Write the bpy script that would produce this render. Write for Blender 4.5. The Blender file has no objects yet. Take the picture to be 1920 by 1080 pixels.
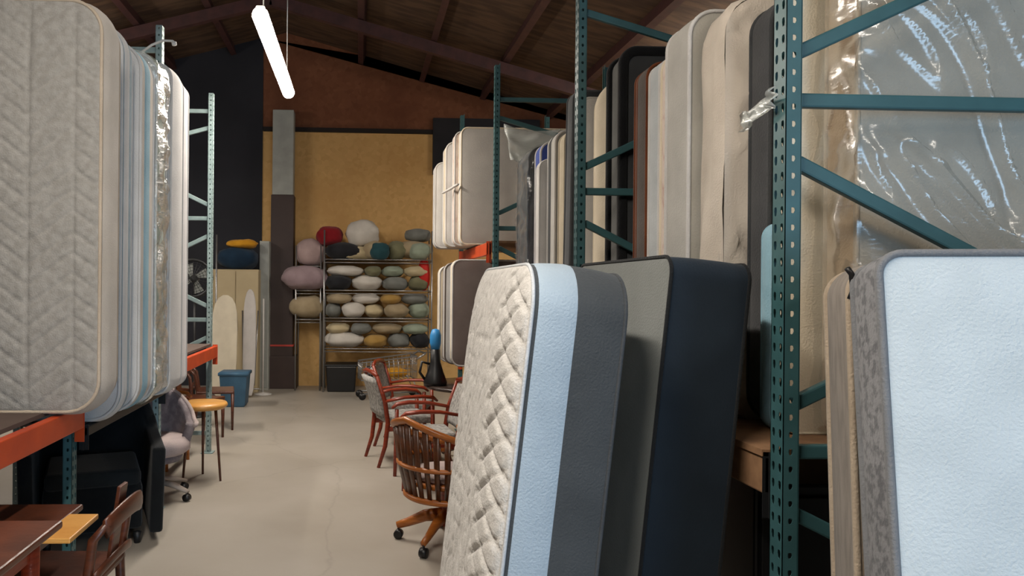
import bpy, math, random
from mathutils import Vector, Matrix, noise
random.seed(7)
S = bpy.context.scene
COL = S.collection
R = math.radians
PI = math.pi

# ------------------------------------------------------------------ camera
F = 1387.0; CX, CY = 735.5, 540.0; YAW = R(2.5); ROLL = R(0.5); H = 1.69
r_ = Vector((math.cos(YAW), -math.sin(YAW), 0)); d_ = Vector((math.sin(YAW), math.cos(YAW), 0)); u_ = Vector((0, 0, 1))
cr = r_*math.cos(ROLL)+u_*math.sin(ROLL); cu = -r_*math.sin(ROLL)+u_*math.cos(ROLL)
cd = bpy.data.cameras.new('camera'); cam = bpy.data.objects.new('camera', cd); COL.objects.link(cam)
M = Matrix((cr, cu, -d_)).transposed().to_4x4(); M.translation = (0, 0, H); cam.matrix_world = M
cd.sensor_width = 36; cd.lens = F/1920*36; cd.shift_x = (960-CX)/1920; cd.clip_start = 0.05; cd.clip_end = 200
S.camera = cam
def at(px, py, Y):
    u, v = px-CX, CY-py
    u0 = u*math.cos(ROLL)-v*math.sin(ROLL); v0 = u*math.sin(ROLL)+v*math.cos(ROLL)
    q = d_ + r_*(u0/F) + u_*(v0/F)
    return Vector((0, 0, H)) + q*(Y/q.y)
def atz(px, py, Z=0):                       # point of that pixel on the level z
    a = at(px, py, 1) - Vector((0, 0, H)); return Vector((0, 0, H)) + a*((Z-H)/a.z)

# ------------------------------------------------------------------ world, daylight, exposure
def lin(h):
    h = h.lstrip('#'); o = []
    for i in (0, 2, 4):
        c = int(h[i:i+2], 16)/255; o.append(c/12.92 if c < .04045 else ((c+.055)/1.055)**2.4)
    return (*o, 1)
w = bpy.data.worlds.new('sky'); S.world = w; w.use_nodes = True
w.node_tree.nodes['Background'].inputs[0].default_value = (0.45, 0.62, 0.9, 1)
w.node_tree.nodes['Background'].inputs[1].default_value = 0.6
def area(name, loc, rot, sx, sy, power, col):
    l = bpy.data.lights.new(name, 'AREA'); l.shape = 'RECTANGLE'; l.size = sx; l.size_y = sy; l.energy = power; l.color = col
    o = bpy.data.objects.new(name, l); COL.objects.link(o); o.location = loc; o.rotation_euler = rot; return o
def aim(o, t): o.rotation_euler = (Vector(t)-o.location).to_track_quat('-Z', 'Y').to_euler()
# daylight that comes in by the open loading door behind and to the right of the camera
DOOR = (3.3, -3.9, 1.3)
dl = area('daylight_through_door', (2.75, -4.15, 1.35), (R(90), 0, 0), 2.0, 2.5, 150, (0.46, 0.72, 1.0))
S.view_settings.view_transform = 'Standard'; S.view_settings.look = 'None'
S.view_settings.exposure = 0.36; S.view_settings.gamma = 1; S.view_settings.use_curve_mapping = False

# ------------------------------------------------------------------ materials
def mat(name, c, rough=.7, metal=0, spec=.5, c2=None, scale=8, detail=4, stretch=(1, 1, 1), bump=0, bscale=60, contrast=(.35, .65), sheen=0, emit=None, es=0):
    m = bpy.data.materials.new(name); m.use_nodes = True; nt = m.node_tree; b = nt.nodes['Principled BSDF']
    c = lin(c) if isinstance(c, str) else c
    b.inputs['Base Color'].default_value = c; b.inputs['Roughness'].default_value = rough; b.inputs['Metallic'].default_value = metal
    b.inputs['Specular IOR Level'].default_value = spec; b.inputs['Sheen Weight'].default_value = sheen
    tc = nt.nodes.new('ShaderNodeTexCoord'); mp = nt.nodes.new('ShaderNodeMapping'); mp.inputs['Scale'].default_value = stretch
    nt.links.new(tc.outputs['Object'], mp.inputs[0])
    n = nt.nodes.new('ShaderNodeTexNoise'); n.inputs['Scale'].default_value = scale; n.inputs['Detail'].default_value = detail
    nt.links.new(mp.outputs[0], n.inputs['Vector'])
    cr_ = nt.nodes.new('ShaderNodeValToRGB'); cr_.color_ramp.elements[0].position = contrast[0]; cr_.color_ramp.elements[1].position = contrast[1]
    cc = lin(c2) if c2 else tuple(x*.88 for x in c[:3])+(1,)
    cr_.color_ramp.elements[0].color = c; cr_.color_ramp.elements[1].color = cc
    nt.links.new(n.outputs['Fac'], cr_.inputs[0]); nt.links.new(cr_.outputs[0], b.inputs['Base Color'])
    if bump:
        n2 = nt.nodes.new('ShaderNodeTexNoise'); n2.inputs['Scale'].default_value = bscale; n2.inputs['Detail'].default_value = 3
        nt.links.new(mp.outputs[0], n2.inputs['Vector'])
        bp = nt.nodes.new('ShaderNodeBump'); bp.inputs['Strength'].default_value = bump; bp.inputs['Distance'].default_value = .01
        nt.links.new(n2.outputs['Fac'], bp.inputs['Height']); nt.links.new(bp.outputs[0], b.inputs['Normal'])
    if emit:
        b.inputs['Emission Color'].default_value = lin(emit); b.inputs['Emission Strength'].default_value = es
    return m
def fabric(name, c, c2=None, **k):
    k.setdefault('rough', .9); k.setdefault('spec', .15); k.setdefault('bump', .35); k.setdefault('bscale', 140); k.setdefault('scale', 5); k.setdefault('sheen', .1)
    return mat(name, c, c2=c2, **k)
def wood(name, c, c2, st=(1, 1, 8), rough=.35, **k): return mat(name, c, rough=rough, c2=c2, scale=7, stretch=st, contrast=(.3, .7), bump=.1, bscale=30, **k)
def plastic(name, whiteness=.10, gloss=.30, tint='#ffffff', sc=6, bs=.6):
    m = bpy.data.materials.new(name); m.use_nodes = True; nt = m.node_tree; nt.nodes.clear()
    out = nt.nodes.new('ShaderNodeOutputMaterial'); tr = nt.nodes.new('ShaderNodeBsdfTransparent'); gl = nt.nodes.new('ShaderNodeBsdfGlossy'); df = nt.nodes.new('ShaderNodeBsdfDiffuse')
    gl.inputs['Roughness'].default_value = .2; df.inputs['Color'].default_value = lin(tint); tr.inputs['Color'].default_value = (.97, .98, .97, 1)
    tc = nt.nodes.new('ShaderNodeTexCoord'); mp = nt.nodes.new('ShaderNodeMapping'); mp.inputs['Rotation'].default_value = (0, R(-38), 0); mp.inputs['Scale'].default_value = (1, 1, 4)
    n = nt.nodes.new('ShaderNodeTexNoise'); n.inputs['Scale'].default_value = sc; n.inputs['Detail'].default_value = 4
    nt.links.new(tc.outputs['Object'], mp.inputs[0]); nt.links.new(mp.outputs[0], n.inputs['Vector'])
    bp = nt.nodes.new('ShaderNodeBump'); bp.inputs['Strength'].default_value = bs; bp.inputs['Distance'].default_value = .03
    nt.links.new(n.outputs['Fac'], bp.inputs['Height']); nt.links.new(bp.outputs[0], gl.inputs['Normal'])
    lw = nt.nodes.new('ShaderNodeLayerWeight'); lw.inputs['Blend'].default_value = .25
    nt.links.new(bp.outputs[0], lw.inputs['Normal'])
    mr = nt.nodes.new('ShaderNodeMapRange'); mr.inputs['To Min'].default_value = gloss*.35; mr.inputs['To Max'].default_value = min(1, gloss*2.6)
    nt.links.new(lw.outputs['Fresnel'], mr.inputs['Value'])
    m1 = nt.nodes.new('ShaderNodeMixShader'); m1.inputs[0].default_value = whiteness
    nt.links.new(tr.outputs[0], m1.inputs[1]); nt.links.new(df.outputs[0], m1.inputs[2])
    m2 = nt.nodes.new('ShaderNodeMixShader'); nt.links.new(mr.outputs[0], m2.inputs[0]); nt.links.new(m1.outputs[0], m2.inputs[1]); nt.links.new(gl.outputs[0], m2.inputs[2])
    nt.links.new(m2.outputs[0], out.inputs[0]); return m

m_floor = mat('polished_concrete', '#a8a197', rough=.4, spec=.5, c2='#989084', scale=1.3, detail=8, contrast=(.3, .75), bump=.05, bscale=12)
nt = m_floor.node_tree                      # pale scuffs and hairline cracks of the slab
b = nt.nodes['Principled BSDF']; src = b.inputs['Base Color'].links[0].from_socket
tc = nt.nodes.new('ShaderNodeTexCoord'); vo = nt.nodes.new('ShaderNodeTexVoronoi'); vo.feature = 'DISTANCE_TO_EDGE'; vo.inputs['Scale'].default_value = .42
nn = nt.nodes.new('ShaderNodeTexNoise'); nn.inputs['Scale'].default_value = 2.2; nn.inputs['Detail'].default_value = 5
mx = nt.nodes.new('ShaderNodeMixRGB'); mx.blend_type = 'ADD'; mx.inputs[0].default_value = .35
nt.links.new(tc.outputs['Object'], nn.inputs['Vector']); nt.links.new(tc.outputs['Object'], mx.inputs[1]); nt.links.new(nn.outputs['Color'], mx.inputs[2]); nt.links.new(mx.outputs[0], vo.inputs['Vector'])
rp = nt.nodes.new('ShaderNodeValToRGB'); rp.color_ramp.elements[0].position = 0; rp.color_ramp.elements[0].color = (.22, .22, .22, 1); rp.color_ramp.elements[1].position = .006; rp.color_ramp.elements[1].color = (0, 0, 0, 1)
nt.links.new(vo.outputs['Distance'], rp.inputs[0])
m3 = nt.nodes.new('ShaderNodeMixRGB'); m3.inputs[2].default_value = lin('#6f675c'); nt.links.new(rp.outputs[0], m3.inputs[0]); nt.links.new(src, m3.inputs[1]); nt.links.new(m3.outputs[0], b.inputs['Base Color'])

def osb(name, c, c2, c3):
    m = bpy.data.materials.new(name); m.use_nodes = True; nt = m.node_tree; b = nt.nodes['Principled BSDF']; b.inputs['Roughness'].default_value = .75
    b.inputs['Specular IOR Level'].default_value = .2
    tc = nt.nodes.new('ShaderNodeTexCoord'); vo = nt.nodes.new('ShaderNodeTexVoronoi'); vo.inputs['Scale'].default_value = 14
    no = nt.nodes.new('ShaderNodeTexNoise'); no.inputs['Scale'].default_value = 1.1; no.inputs['Detail'].default_value = 5
    nt.links.new(tc.outputs['Object'], vo.inputs['Vector']); nt.links.new(tc.outputs['Object'], no.inputs['Vector'])
    a = nt.nodes.new('ShaderNodeMixRGB'); a.inputs[1].default_value = lin(c); a.inputs[2].default_value = lin(c2); nt.links.new(vo.outputs['Color'], a.inputs[0])
    b2 = nt.nodes.new('ShaderNodeMixRGB'); b2.inputs[2].default_value = lin(c3)
    rp = nt.nodes.new('ShaderNodeValToRGB'); rp.color_ramp.elements[0].position = .45; rp.color_ramp.elements[1].position = .75
    nt.links.new(no.outputs['Fac'], rp.inputs[0]); nt.links.new(rp.outputs[0], b2.inputs[0]); nt.links.new(a.outputs[0], b2.inputs[1]); nt.links.new(b2.outputs[0], b.inputs['Base Color'])
    return m
m_osb = osb('strand_board', '#85583f', '#744832', '#683f2c')
m_ply = osb('yellow_board', '#dab277', '#cba266', '#c3985f')
m_black = mat('black_opening_panel', '#1b1c22', rough=.8, c2='#232228', scale=3)
m_roof = mat('roof_boards', '#4a3a30', rough=.85, c2='#5e4a3a', scale=2.2, stretch=(1, 5, 1), contrast=(.4, .6), spec=.2)
m_purlin = mat('brown_steel_purlin', '#4a2c2a', rough=.6, c2='#3c2524')
m_navy = mat('dark_navy_wall', '#22232b', rough=.8, c2='#1b1c24', scale=1.5)
m_teal = mat('teal_rack_paint', '#3a6064', rough=.45, c2='#335659', scale=9, spec=.5)
m_teal_lit = mat('teal_rack_paint_lit', '#90a3a2', rough=.45, c2='#7f9392', scale=9)  # lit copy of the teal rack paint, lamplight put into the colour
m_orange = mat('orange_beam_paint', '#c2481c', rough=.45, c2='#b03d16', scale=6)
m_deck = mat('particle_board', '#8d6a4b', rough=.8, c2='#7b5b40', scale=20)
m_darkdeck = mat('dusty_wire_deck', '#5a4a42', rough=.8)
m_steel = mat('steel', '#a8a8a8', rough=.35, metal=.8)
m_darkmetal = mat('dark_metal', '#17181a', rough=.5)
m_blackfab = fabric('black_upholstery', '#16191b', '#101214')
m_blackpl = mat('black_plastic', '#121214', rough=.4)
m_greyfab = fabric('mauve_grey_upholstery', '#6f6669', '#837a7c', scale=18, contrast=(.4, .6))
m_pinkfab = fabric('pale_seat_cloth', '#b8a8a4', '#a59694')
m_patt = fabric('speckled_grey_cloth', '#a5a29d', '#7f7d7a', scale=40, contrast=(.42, .58))
m_oak = wood('honey_oak', '#b0682a', '#8c4c1c')
m_oakdark = wood('dark_oak_slats', '#5a3219', '#3f2210')
m_mahog = wood('red_mahogany', '#8e3418', '#6e2410')
m_walnut = wood('walnut', '#5b2f1c', '#3f2014')
m_pine = wood('pale_wood', '#cf9a52', '#bd853f')
m_darktop = mat('dark_table_top', '#2a211d', rough=.25, c2='#352924')
m_cream = mat('cream_laminate', '#b7a684', rough=.6, c2='#ac9b79', scale=2)
m_ivory = fabric('ivory_cover', '#cfc5b0', '#c2b8a4')
m_white = mat('white_enamel', '#cfccc8', rough=.5)
m_blue = mat('blue_plastic', '#3d6480', rough=.5, c2='#345874')
m_brightblue = mat('bright_blue_plastic', '#2f86c4', rough=.45)
m_navyfab = fabric('navy_cloth', '#1e3448', '#182a3c')
m_yellow = fabric('yellow_cloth', '#d59a2c', '#c08722')
m_red = mat('red_strap', '#b23a30', rough=.6)
m_redfab = fabric('red_cloth', '#8c1c24', '#7a161e')
m_column = mat('brown_paint', '#3c2d29', rough=.6, c2='#352724', scale=3)
m_galv = mat('grey_column_paint', '#a5a8a2', rough=.6, c2='#989b95', scale=5)
m_ledge = mat('dark_ledge', '#1d1512', rough=.8)
m_wrap = plastic('clear_plastic_film', .03, .15, sc=3, bs=.3)
m_wrap_milky = plastic('milky_plastic_film', .30, .22, '#e8efec', 8)

# ------------------------------------------------------------------ helpers
class MB:
    def __init__(s): s.v = []; s.f = []; s.sm = []; s.mi = []
    def add(s, vs, fs, smooth=False, mi=0):
        n = len(s.v); s.v += [Vector(p) for p in vs]
        for f in fs: s.f.append([n+i for i in f]); s.sm.append(smooth); s.mi.append(mi)
        return s
    def box(s, c, size, rot=None, mi=0, taper=1):
        x, y, z = [q/2 for q in size]
        vs = [Vector((sx*x*(taper if sz < 0 else 1), sy*y*(taper if sz < 0 else 1), sz*z)) for sz in (-1, 1) for sy in (-1, 1) for sx in (-1, 1)]
        if rot: vs = [rot @ p for p in vs]
        return s.add([p+Vector(c) for p in vs], [(0, 2, 3, 1), (4, 5, 7, 6), (0, 1, 5, 4), (2, 6, 7, 3), (0, 4, 6, 2), (1, 3, 7, 5)], mi=mi)
    def bar(s, a, b, wd, ht, mi=0):          # box from a to b
        a = Vector(a); b = Vector(b); d = (b-a); L = d.length; q = d.to_track_quat('X', 'Z').to_matrix()
        return s.box((a+b)/2, (L, wd, ht), q, mi=mi)
    def tube(s, pts, r, n=10, sx=1, sz=1, close=False, smooth=True, mi=0):
        pts = [Vector(p) for p in pts]; N = len(pts); rs = r if isinstance(r, (list, tuple)) else [r]*N
        vs = []; up = None
        for i, p in enumerate(pts):
            if close: t = pts[(i+1) % N]-pts[i-1]
            else: t = pts[min(i+1, N-1)]-pts[max(i-1, 0)]
            t.normalize()
            if up is None:
                up = Vector((0, 0, 1)) if abs(t.z) < .9 else Vector((1, 0, 0))
            a = t.cross(up)
            if a.length < 1e-5: a = t.cross(Vector((0, 1, 0)))
            a.normalize(); b = a.cross(t).normalized(); up = b
            for k in range(n):
                th = 2*PI*(k+.5)/n; vs.append(p + a*math.cos(th)*rs[i]*sx + b*math.sin(th)*rs[i]*sz)
        fs = []
        for i in range(N if close else N-1):
            j = (i+1) % N
            for k in range(n): fs.append((i*n+k, i*n+(k+1) % n, j*n+(k+1) % n, j*n+k))
        if not close: fs.append(list(range(n))[::-1]); fs.append([(N-1)*n+k for k in range(n)])
        return s.add(vs, fs, smooth, mi)
    def lathe(s, prof, n=24, c=(0, 0, 0), sx=1, sy=1, mi=0):
        vs = []; c = Vector(c)
        for r, z in prof:
            for k in range(n): t = 2*PI*k/n; vs.append(c+Vector((r*math.cos(t)*sx, r*math.sin(t)*sy, z)))
        fs = [(i*n+k, i*n+(k+1) % n, (i+1)*n+(k+1) % n, (i+1)*n+k) for i in range(len(prof)-1) for k in range(n)]
        fs += [list(range(n))[::-1], [(len(prof)-1)*n+k for k in range(n)]]
        return s.add(vs, fs, True, mi)
    def build(s, name, m, parent=None, bevel=0, seg=2, solid=0, sub=0):
        me = bpy.data.meshes.new(name); me.from_pydata([tuple(v) for v in s.v], [], s.f)
        me.polygons.foreach_set('use_smooth', s.sm)
        for x in (m if isinstance(m, list) else [m]): me.materials.append(x)
        if isinstance(m, list): me.polygons.foreach_set('material_index', s.mi)
        me.update(); o = bpy.data.objects.new(name, me); COL.objects.link(o)
        if parent: o.parent = parent
        if solid: q = o.modifiers.new('s', 'SOLIDIFY'); q.thickness = solid; q.offset = -1
        if bevel: q = o.modifiers.new('b', 'BEVEL'); q.width = bevel; q.segments = seg; q.limit_method = 'ANGLE'; q.angle_limit = R(40)
        if sub: q = o.modifiers.new('u', 'SUBSURF'); q.levels = sub; q.render_levels = sub
        return o
def tag(o, label, cat, group=None):
    o['label'] = label; o['category'] = cat
    if group: o['group'] = group
    return o
def thing(name, label, cat, loc=(0, 0, 0), rz=0, rx=0, group=None):
    o = bpy.data.objects.new(name, None); COL.objects.link(o); o.empty_display_size = .1
    o.location = loc; o.rotation_euler = (rx, 0, rz); return tag(o, label, cat, group)
def struct(name, mb, m, **k): o = mb.build(name, m, **k); o['kind'] = 'structure'; return o
def dup(root, loc, rz=0, label=None, rx=0):
    r = root.copy(); COL.objects.link(r); r.location = loc; r.rotation_euler = (rx, 0, rz)
    if label: r['label'] = label
    for ch in list(root.children):
        c = ch.copy(); COL.objects.link(c); c.parent = r
        for g in ch.children: d = g.copy(); COL.objects.link(d); d.parent = c
    return r
def arc(cx, cy, r, a0, a1, n, zf): return [(cx+r*math.cos(R(a0+(a1-a0)*i/n)), cy+r*math.sin(R(a0+(a1-a0)*i/n)), zf(i/n)) for i in range(n+1)]

# ------------------------------------------------------------------ the building
BW = 12.75                                   # back wall
AX, AZ, SL = -1.3, 6.05, .271                # ridge and roof slope
def roofz(x): return AZ - SL*abs(x-AX)
XL0, XR0, YF = -6.6, 8.5, -4.2
struct('floor', MB().box(((XL0+XR0)/2, (BW+YF)/2, -.1), (XR0-XL0, BW-YF, .2)), m_floor)
zl = at(680, 246, BW).z
mb = MB()
# back wall: yellow boards below the ledge, red-brown strand board above, black sheeting to the left
def poly(mb, pts, y0, y1, mi):
    n = len(pts); vs = [(x, y0, z) for x, z in pts]+[(x, y1, z) for x, z in pts]
    mb.add(vs, [list(range(n)), [n+i for i in range(n)][::-1]]+[(i, n+i, n+(i+1) % n, (i+1) % n) for i in range(n)], mi=mi)
xb = at(491, 450, BW).x
poly(mb, [(xb, 0), (XR0, 0), (XR0, zl), (xb, zl)], BW, BW+.1, 0)
poly(mb, [(xb, zl), (XR0, zl), (XR0, roofz(XR0)), (AX, roofz(AX)), (xb, roofz(xb))], BW, BW+.1, 1)
poly(mb, [(XL0, 0), (xb, 0), (xb, roofz(xb)), (XL0, roofz(XL0))], BW-.02, BW+.1, 2)
struct('wall_back', mb, [m_ply, m_osb, m_navy])
struct('wall_left', MB().box((XL0-.05, (BW+YF)/2, 2.6), (.1, BW-YF, 5.2)), m_navy)
struct('wall_right', MB().box((XR0+.05, (BW+YF)/2, 2.2), (.1, BW-YF, 4.4)), m_navy)
mb = MB()                                    # front wall behind the camera with the open loading door
dx0, dx1, dz = 1.7, 3.8, 2.7
poly(mb, [(XL0, 0), (dx0, 0), (dx0, roofz(dx0)), (AX, roofz(AX)), (XL0, roofz(XL0))], YF-.1, YF, 0)
poly(mb, [(dx1, 0), (XR0, 0), (XR0, roofz(XR0)), (dx1, roofz(dx1))], YF-.1, YF, 0)
poly(mb, [(dx0, dz), (dx1, dz), (dx1, roofz(dx1)), (dx0, roofz(dx0))], YF-.1, YF, 0)
struct('wall_front', mb, m_navy)
mb = MB()
for xa, xc in ((XL0, AX), (AX, XR0)):
    za, zc = roofz(xa), roofz(xc)
    mb.add([(xa, YF, za), (xc, YF, zc), (xc, BW+.1, zc), (xa, BW+.1, za), (xa, YF, za+.1), (xc, YF, zc+.1), (xc, BW+.1, zc+.1), (xa, BW+.1, za+.1)],
           [(0, 1, 2, 3), (4, 7, 6, 5), (0, 4, 5, 1), (1, 5, 6, 2), (2, 6, 7, 3), (3, 7, 4, 0)])
struct('ceiling', mb, m_roof)
n = 0
for x in (-5.3, -4.25, -3.2, -2.2, 0.0, 1.05, 2.1, 3.25, 4.4, 5.6):     # purlins along the hall
    n += 1; rot = Matrix.Rotation((1 if x > AX else -1)*math.atan(SL), 3, 'Y')
    struct('trim_%d' % n, MB().box((x, (BW+YF)/2, roofz(x)-.09), (.09, BW-YF-.1, .17), rot), m_purlin)
for y in (1.5, 6.2, 10.6):                   # rafters across
    for s, xe in ((-1, XL0+.1), (1, XR0-.1)):
        n += 1; struct('trim_%d' % n, MB().bar((AX, y, AZ-.28), (xe, y, roofz(xe)-.28), .10, .16), m_purlin)
a = at(552, 243, BW-.04)
n += 1; struct('trim_%d' % n, MB().box(((xb+XR0)/2, BW-.035, zl), (XR0-xb-.02, .07, .07)), m_ledge)
p0, p1 = at(812, 222, BW-.05), at(1010, 330, BW-.05)
n += 1; struct('trim_%d' % n, MB().box(((p0.x+p1.x)/2, BW-.05, (p0.z+p1.z)/2), (p1.x-p0.x, .1, p0.z-p1.z)), m_black)  # black box stands for a dark opening, its darkness only painted
# column at the back wall
c0, c1 = at(507, 500, BW-.35), at(550, 500, BW-.35); cxm = (c0.x+c1.x)/2; cw = c1.x-c0.x
zt = at(530, 205, BW-.35).z; zm = at(530, 365, BW-.35).z
n += 1; struct('trim_%d' % n, MB().box((cxm, BW-.2, zm/2), (cw, .3, zm)), m_column, bevel=.01)
n += 1; struct('trim_%d' % n, MB().box((cxm, BW-.2, (zt+zm)/2), (cw*.92, .27, zt-zm)), m_galv, bevel=.01)
c = at(529, 692, BW-.45)
n += 1; struct('trim_%d' % n, MB().box((c.x, BW-.2, .27), (cw*1.22, .4, .54)), m_column, bevel=.01)
zz = at(530, 648, BW-.37).z
o = MB().box((cxm, BW-.2, zz), (cw+.02, .32, .03)).build('strap', m_red); tag(o, 'thin red strap around the brown column at the back wall', 'strap')

# ------------------------------------------------------------------ strip light fixtures
m_tube = mat('lit_tube', '#ffffff', emit='#fff1e0', es=38)
def fixture(label, x, y, z, L, group=None, power=70):
    t = thing('strip_light', label, 'ceiling light', (x, y, z), group=group)
    MB().box((0, 0, .062), (.07, L*.96, .03)).build('housing', m_white, t, bevel=.008)
    MB().tube([(0, -L/2, 0), (0, -L/2+.012, 0), (0, -L/2+.05, 0), (0, L/2-.05, 0), (0, L/2-.012, 0), (0, L/2, 0)], [.025, .052, .064, .064, .052, .025], 16).build('diffuser', m_tube, t)
    for s in (-1, 1):
        ch = roofz(x)-z
        MB().tube([(0, s*L*.4, .076), (0, s*L*.4, ch)], .006, 6).build('hanging_chain', m_steel, t)
    l = area('strip_glow', (0, 0, -.06), (0, 0, 0), .1, L, power, (1, .93, .84)); l.parent = t; return t
n0, n1 = at(487, 28, 5.7), at(543, 178, 8.1)
fixture('lit two-tube strip light hanging over the middle of the aisle', (n0.x+n1.x)/2, 6.85, (n0.z+n1.z)/2, 2.35, power=120)
fixture('added strip light over the aisle above the camera, itself unseen', -.7, .9, 3.85, 2.35, power=130)  # unseen fixture added for light on the near part of the hall
fixture('added strip light beyond the right rack, hidden by the mattresses, brightening the back', 4.4, 8.6, 4.15, 2.35, power=130)  # made-up fixture out of sight, brightens the back wall and ceiling
fixture('added strip light beyond the left rack, hidden by the mattresses, brightening the back', -4.4, 8.6, 4.15, 2.35, power=110)  # made-up counterpart on the left, also hidden, for the dim back
fixture('added unseen strip light right of and behind the camera, brightening the front', 2.4, -2.7, 4.0, 2.35, power=60)  # unseen fixture added to lift the wrapped mattress and the near front

# ------------------------------------------------------------------ pallet racks
def holed(mb, o, eu, ev, wd, ht, cols, pitch, hw, hh):
    """plate of width wd (along eu), height ht (along ev) with a row of slots per entry in cols"""
    o = Vector(o); eu = Vector(eu); ev = Vector(ev); nz = int(ht/pitch); cw_ = wd/cols
    for c in range(cols):
        for k in range(nz):
            u0, u1 = c*cw_, (c+1)*cw_; v0, v1 = k*pitch, (k+1)*pitch; uc, vc = (u0+u1)/2, (v0+v1)/2
            P = [(u0, v0), (uc, v0), (u1, v0), (u1, vc), (u1, v1), (uc, v1), (u0, v1), (u0, vc)]
            Q = [(uc-hw*.6, vc-hh*.8), (uc, vc-hh), (uc+hw*.6, vc-hh*.8), (uc+hw, vc), (uc+hw*.8, vc+hh*.8), (uc, vc+hh), (uc-hw*.8, vc+hh*.8), (uc-hw, vc)]
            vs = [o+eu*a+ev*b for a, b in P+Q]
            mb.add(vs, [(i, (i+1) % 8, 8+(i+1) % 8, 8+i) for i in range(8)])
def upright_mesh(Hh):
    mb = MB(); wy, wx = .066, .046
    holed(mb, (0, wy/2, 0), (0, -1, 0), (0, 0, 1), wy, Hh, 2, .05, .0075, .014)
    holed(mb, (0, -wy/2, 0), (1, 0, 0), (0, 0, 1), wx, Hh, 1, .05, .007, .009)
    holed(mb, (wx, wy/2, 0), (-1, 0, 0), (0, 0, 1), wx, Hh, 1, .05, .007, .009)
    for s in (-1, 1): mb.box((wx, s*(wy/2-.009), Hh/2), (.003, .018, Hh-.02))
    return mb
def frame(label, x, y, side, m, Hh=3.65, hz=(.2, 1.22, 2.25, 3.44), D=1.07, group=None):
    """side=+1: the row lies to the right of its aisle upright; -1: to the left"""
    t = thing('upright_frame', label, 'rack frame', (x, y, 0), rz=0 if side > 0 else PI)
    a = upright_mesh(Hh).build('upright', m, t, solid=.0022)
    b = upright_mesh(Hh).build('upright', m, t, solid=.0022); b.location = (D, 0, 0); b.rotation_euler = (0, 0, PI)
    for xx in (.03, D-.03): MB().box((xx, 0, .004), (.12, .13, .008)).build('base_plate', m, t)
    for z in hz: MB().bar((.05, 0, z), (D-.05, 0, z), .028, .042).build('horizontal_brace', m, t, bevel=.006)
    for z in hz[1:-1]:
        MB().bar((.05, 0, z+.14), (D-.05, 0, z+.60), .028, .042).build('diagonal_brace', m, t, bevel=.006)
        MB().bar((.05, 0, z-.18), (D-.05, 0, z-.66), .028, .042).build('diagonal_brace', m, t, bevel=.006)
    MB().bar((.05, 0, hz[-1]-.17), (D-.05, 0, hz[-1]-.44), .028, .042).build('diagonal_brace', m, t, bevel=.006)
    return t
def beam(label, x, y0, y1, ztop, m, hh=.115, mb_=None):
    t = thing('rack_beam', label, 'rack beam', (x, (y0+y1)/2, ztop-hh)); L = y1-y0
    MB().box((0, 0, hh/2), (.045, L-.1, hh)).build('rail', m, t, bevel=.006)
    for s in (-1, 1):
        o = MB().box((-.002, s*(L/2-.045), hh/2-.03), (.012, .012, hh+.085)).box((0, s*(L/2-.052), hh/2-.03), (.05, .004, hh+.085)).build('end_bracket', mb_ or m, t)
    return t
XL, XR = at(400, 300, 7.6).x, at(1450, 300, 2.15).x
YL = (2.1, XL/at(140, 800, 1).x, XL/at(306, 60, 1).x, 7.6)
lab = ('out of the picture at the left', 'below the nearest quilted mattress at the left', 'behind the white mattress tops at the left', 'far left, standing free beyond the wrapped mattresses')
for y, l in zip(YL, lab): frame('pale green rack frame '+l, XL, y, -1, m_teal_lit if y > 5 else m_teal, hz=(.2, 1.35, 2.38, 3.47))
YR = (2.12, XR/at(1080, 300, 1).x, XR/at(926, 300, 1).x, 8.78)
print('RACK', XL, XR, YL, YR)
lab = ('nearest at the right, with punched post before the plastic-wrapped mattress', 'second from the front in the right row, behind the dark box spring', 'third in the right row, before the pale mattress ends', 'farthest in the right row, only its top showing over the pale mattresses')
for i, (y, l) in enumerate(zip(YR, lab)): frame('teal rack frame '+l, XR if i < 3 else at(863, 230, y).x, y, 1, m_teal, Hh=3.78 if i != 0 else 3.9)
ZD = 1.06; ZL = (1.06, .93, 1.09)
for i in range(3):
    w_ = ('nearest bay', 'middle bay', 'farthest bay')[i]
    if i == 1: beam('thin dark beam along the aisle under the left mattresses, above the black armchair', XL+.03, YL[i], YL[i+1], ZL[i], m_darkmetal, hh=.05)
    else: beam('orange beam along the aisle in the %s of the left rack' % w_, XL+.045, YL[i], YL[i+1], ZL[i], m_orange)
    beam('orange beam at the back of the %s of the left rack' % w_, XL-1.1, YL[i], YL[i+1], ZL[i], m_orange)
    o = MB().box((0, 0, .01), (1.06, YL[i+1]-YL[i]-.1, .02)).build('deck_panel', m_darkdeck); o.location = (XL-.53, (YL[i]+YL[i+1])/2, ZL[i])
    tag(o, 'dark deck panel lying on the orange beams in the %s of the left rack' % w_, 'shelf deck')
ZR = 1.19
for i in range(2):
    w_ = ('nearest bay', 'second bay')[i]
    beam('tan beam under the upright mattresses in the %s of the right rack' % w_, XR+.024, YR[i]+.02, YR[i+1], ZR, m_deck, mb_=m_darkmetal)
    beam('tan beam at the back of the %s of the right rack' % w_, XR+1.1, YR[i]+.02, YR[i+1], ZR, m_deck, mb_=m_darkmetal)
    o = MB().box((0, 0, .01), (1.08, YR[i+1]-YR[i]-.14, .02)).build('deck_panel', m_deck); o.location = (XR+.535, (YR[i]+YR[i+1])/2, ZR)
    tag(o, 'brown deck panel under the upright mattresses in the %s of the right rack' % w_, 'shelf deck')
ZR2, ZR3 = .92, 2.12
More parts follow.
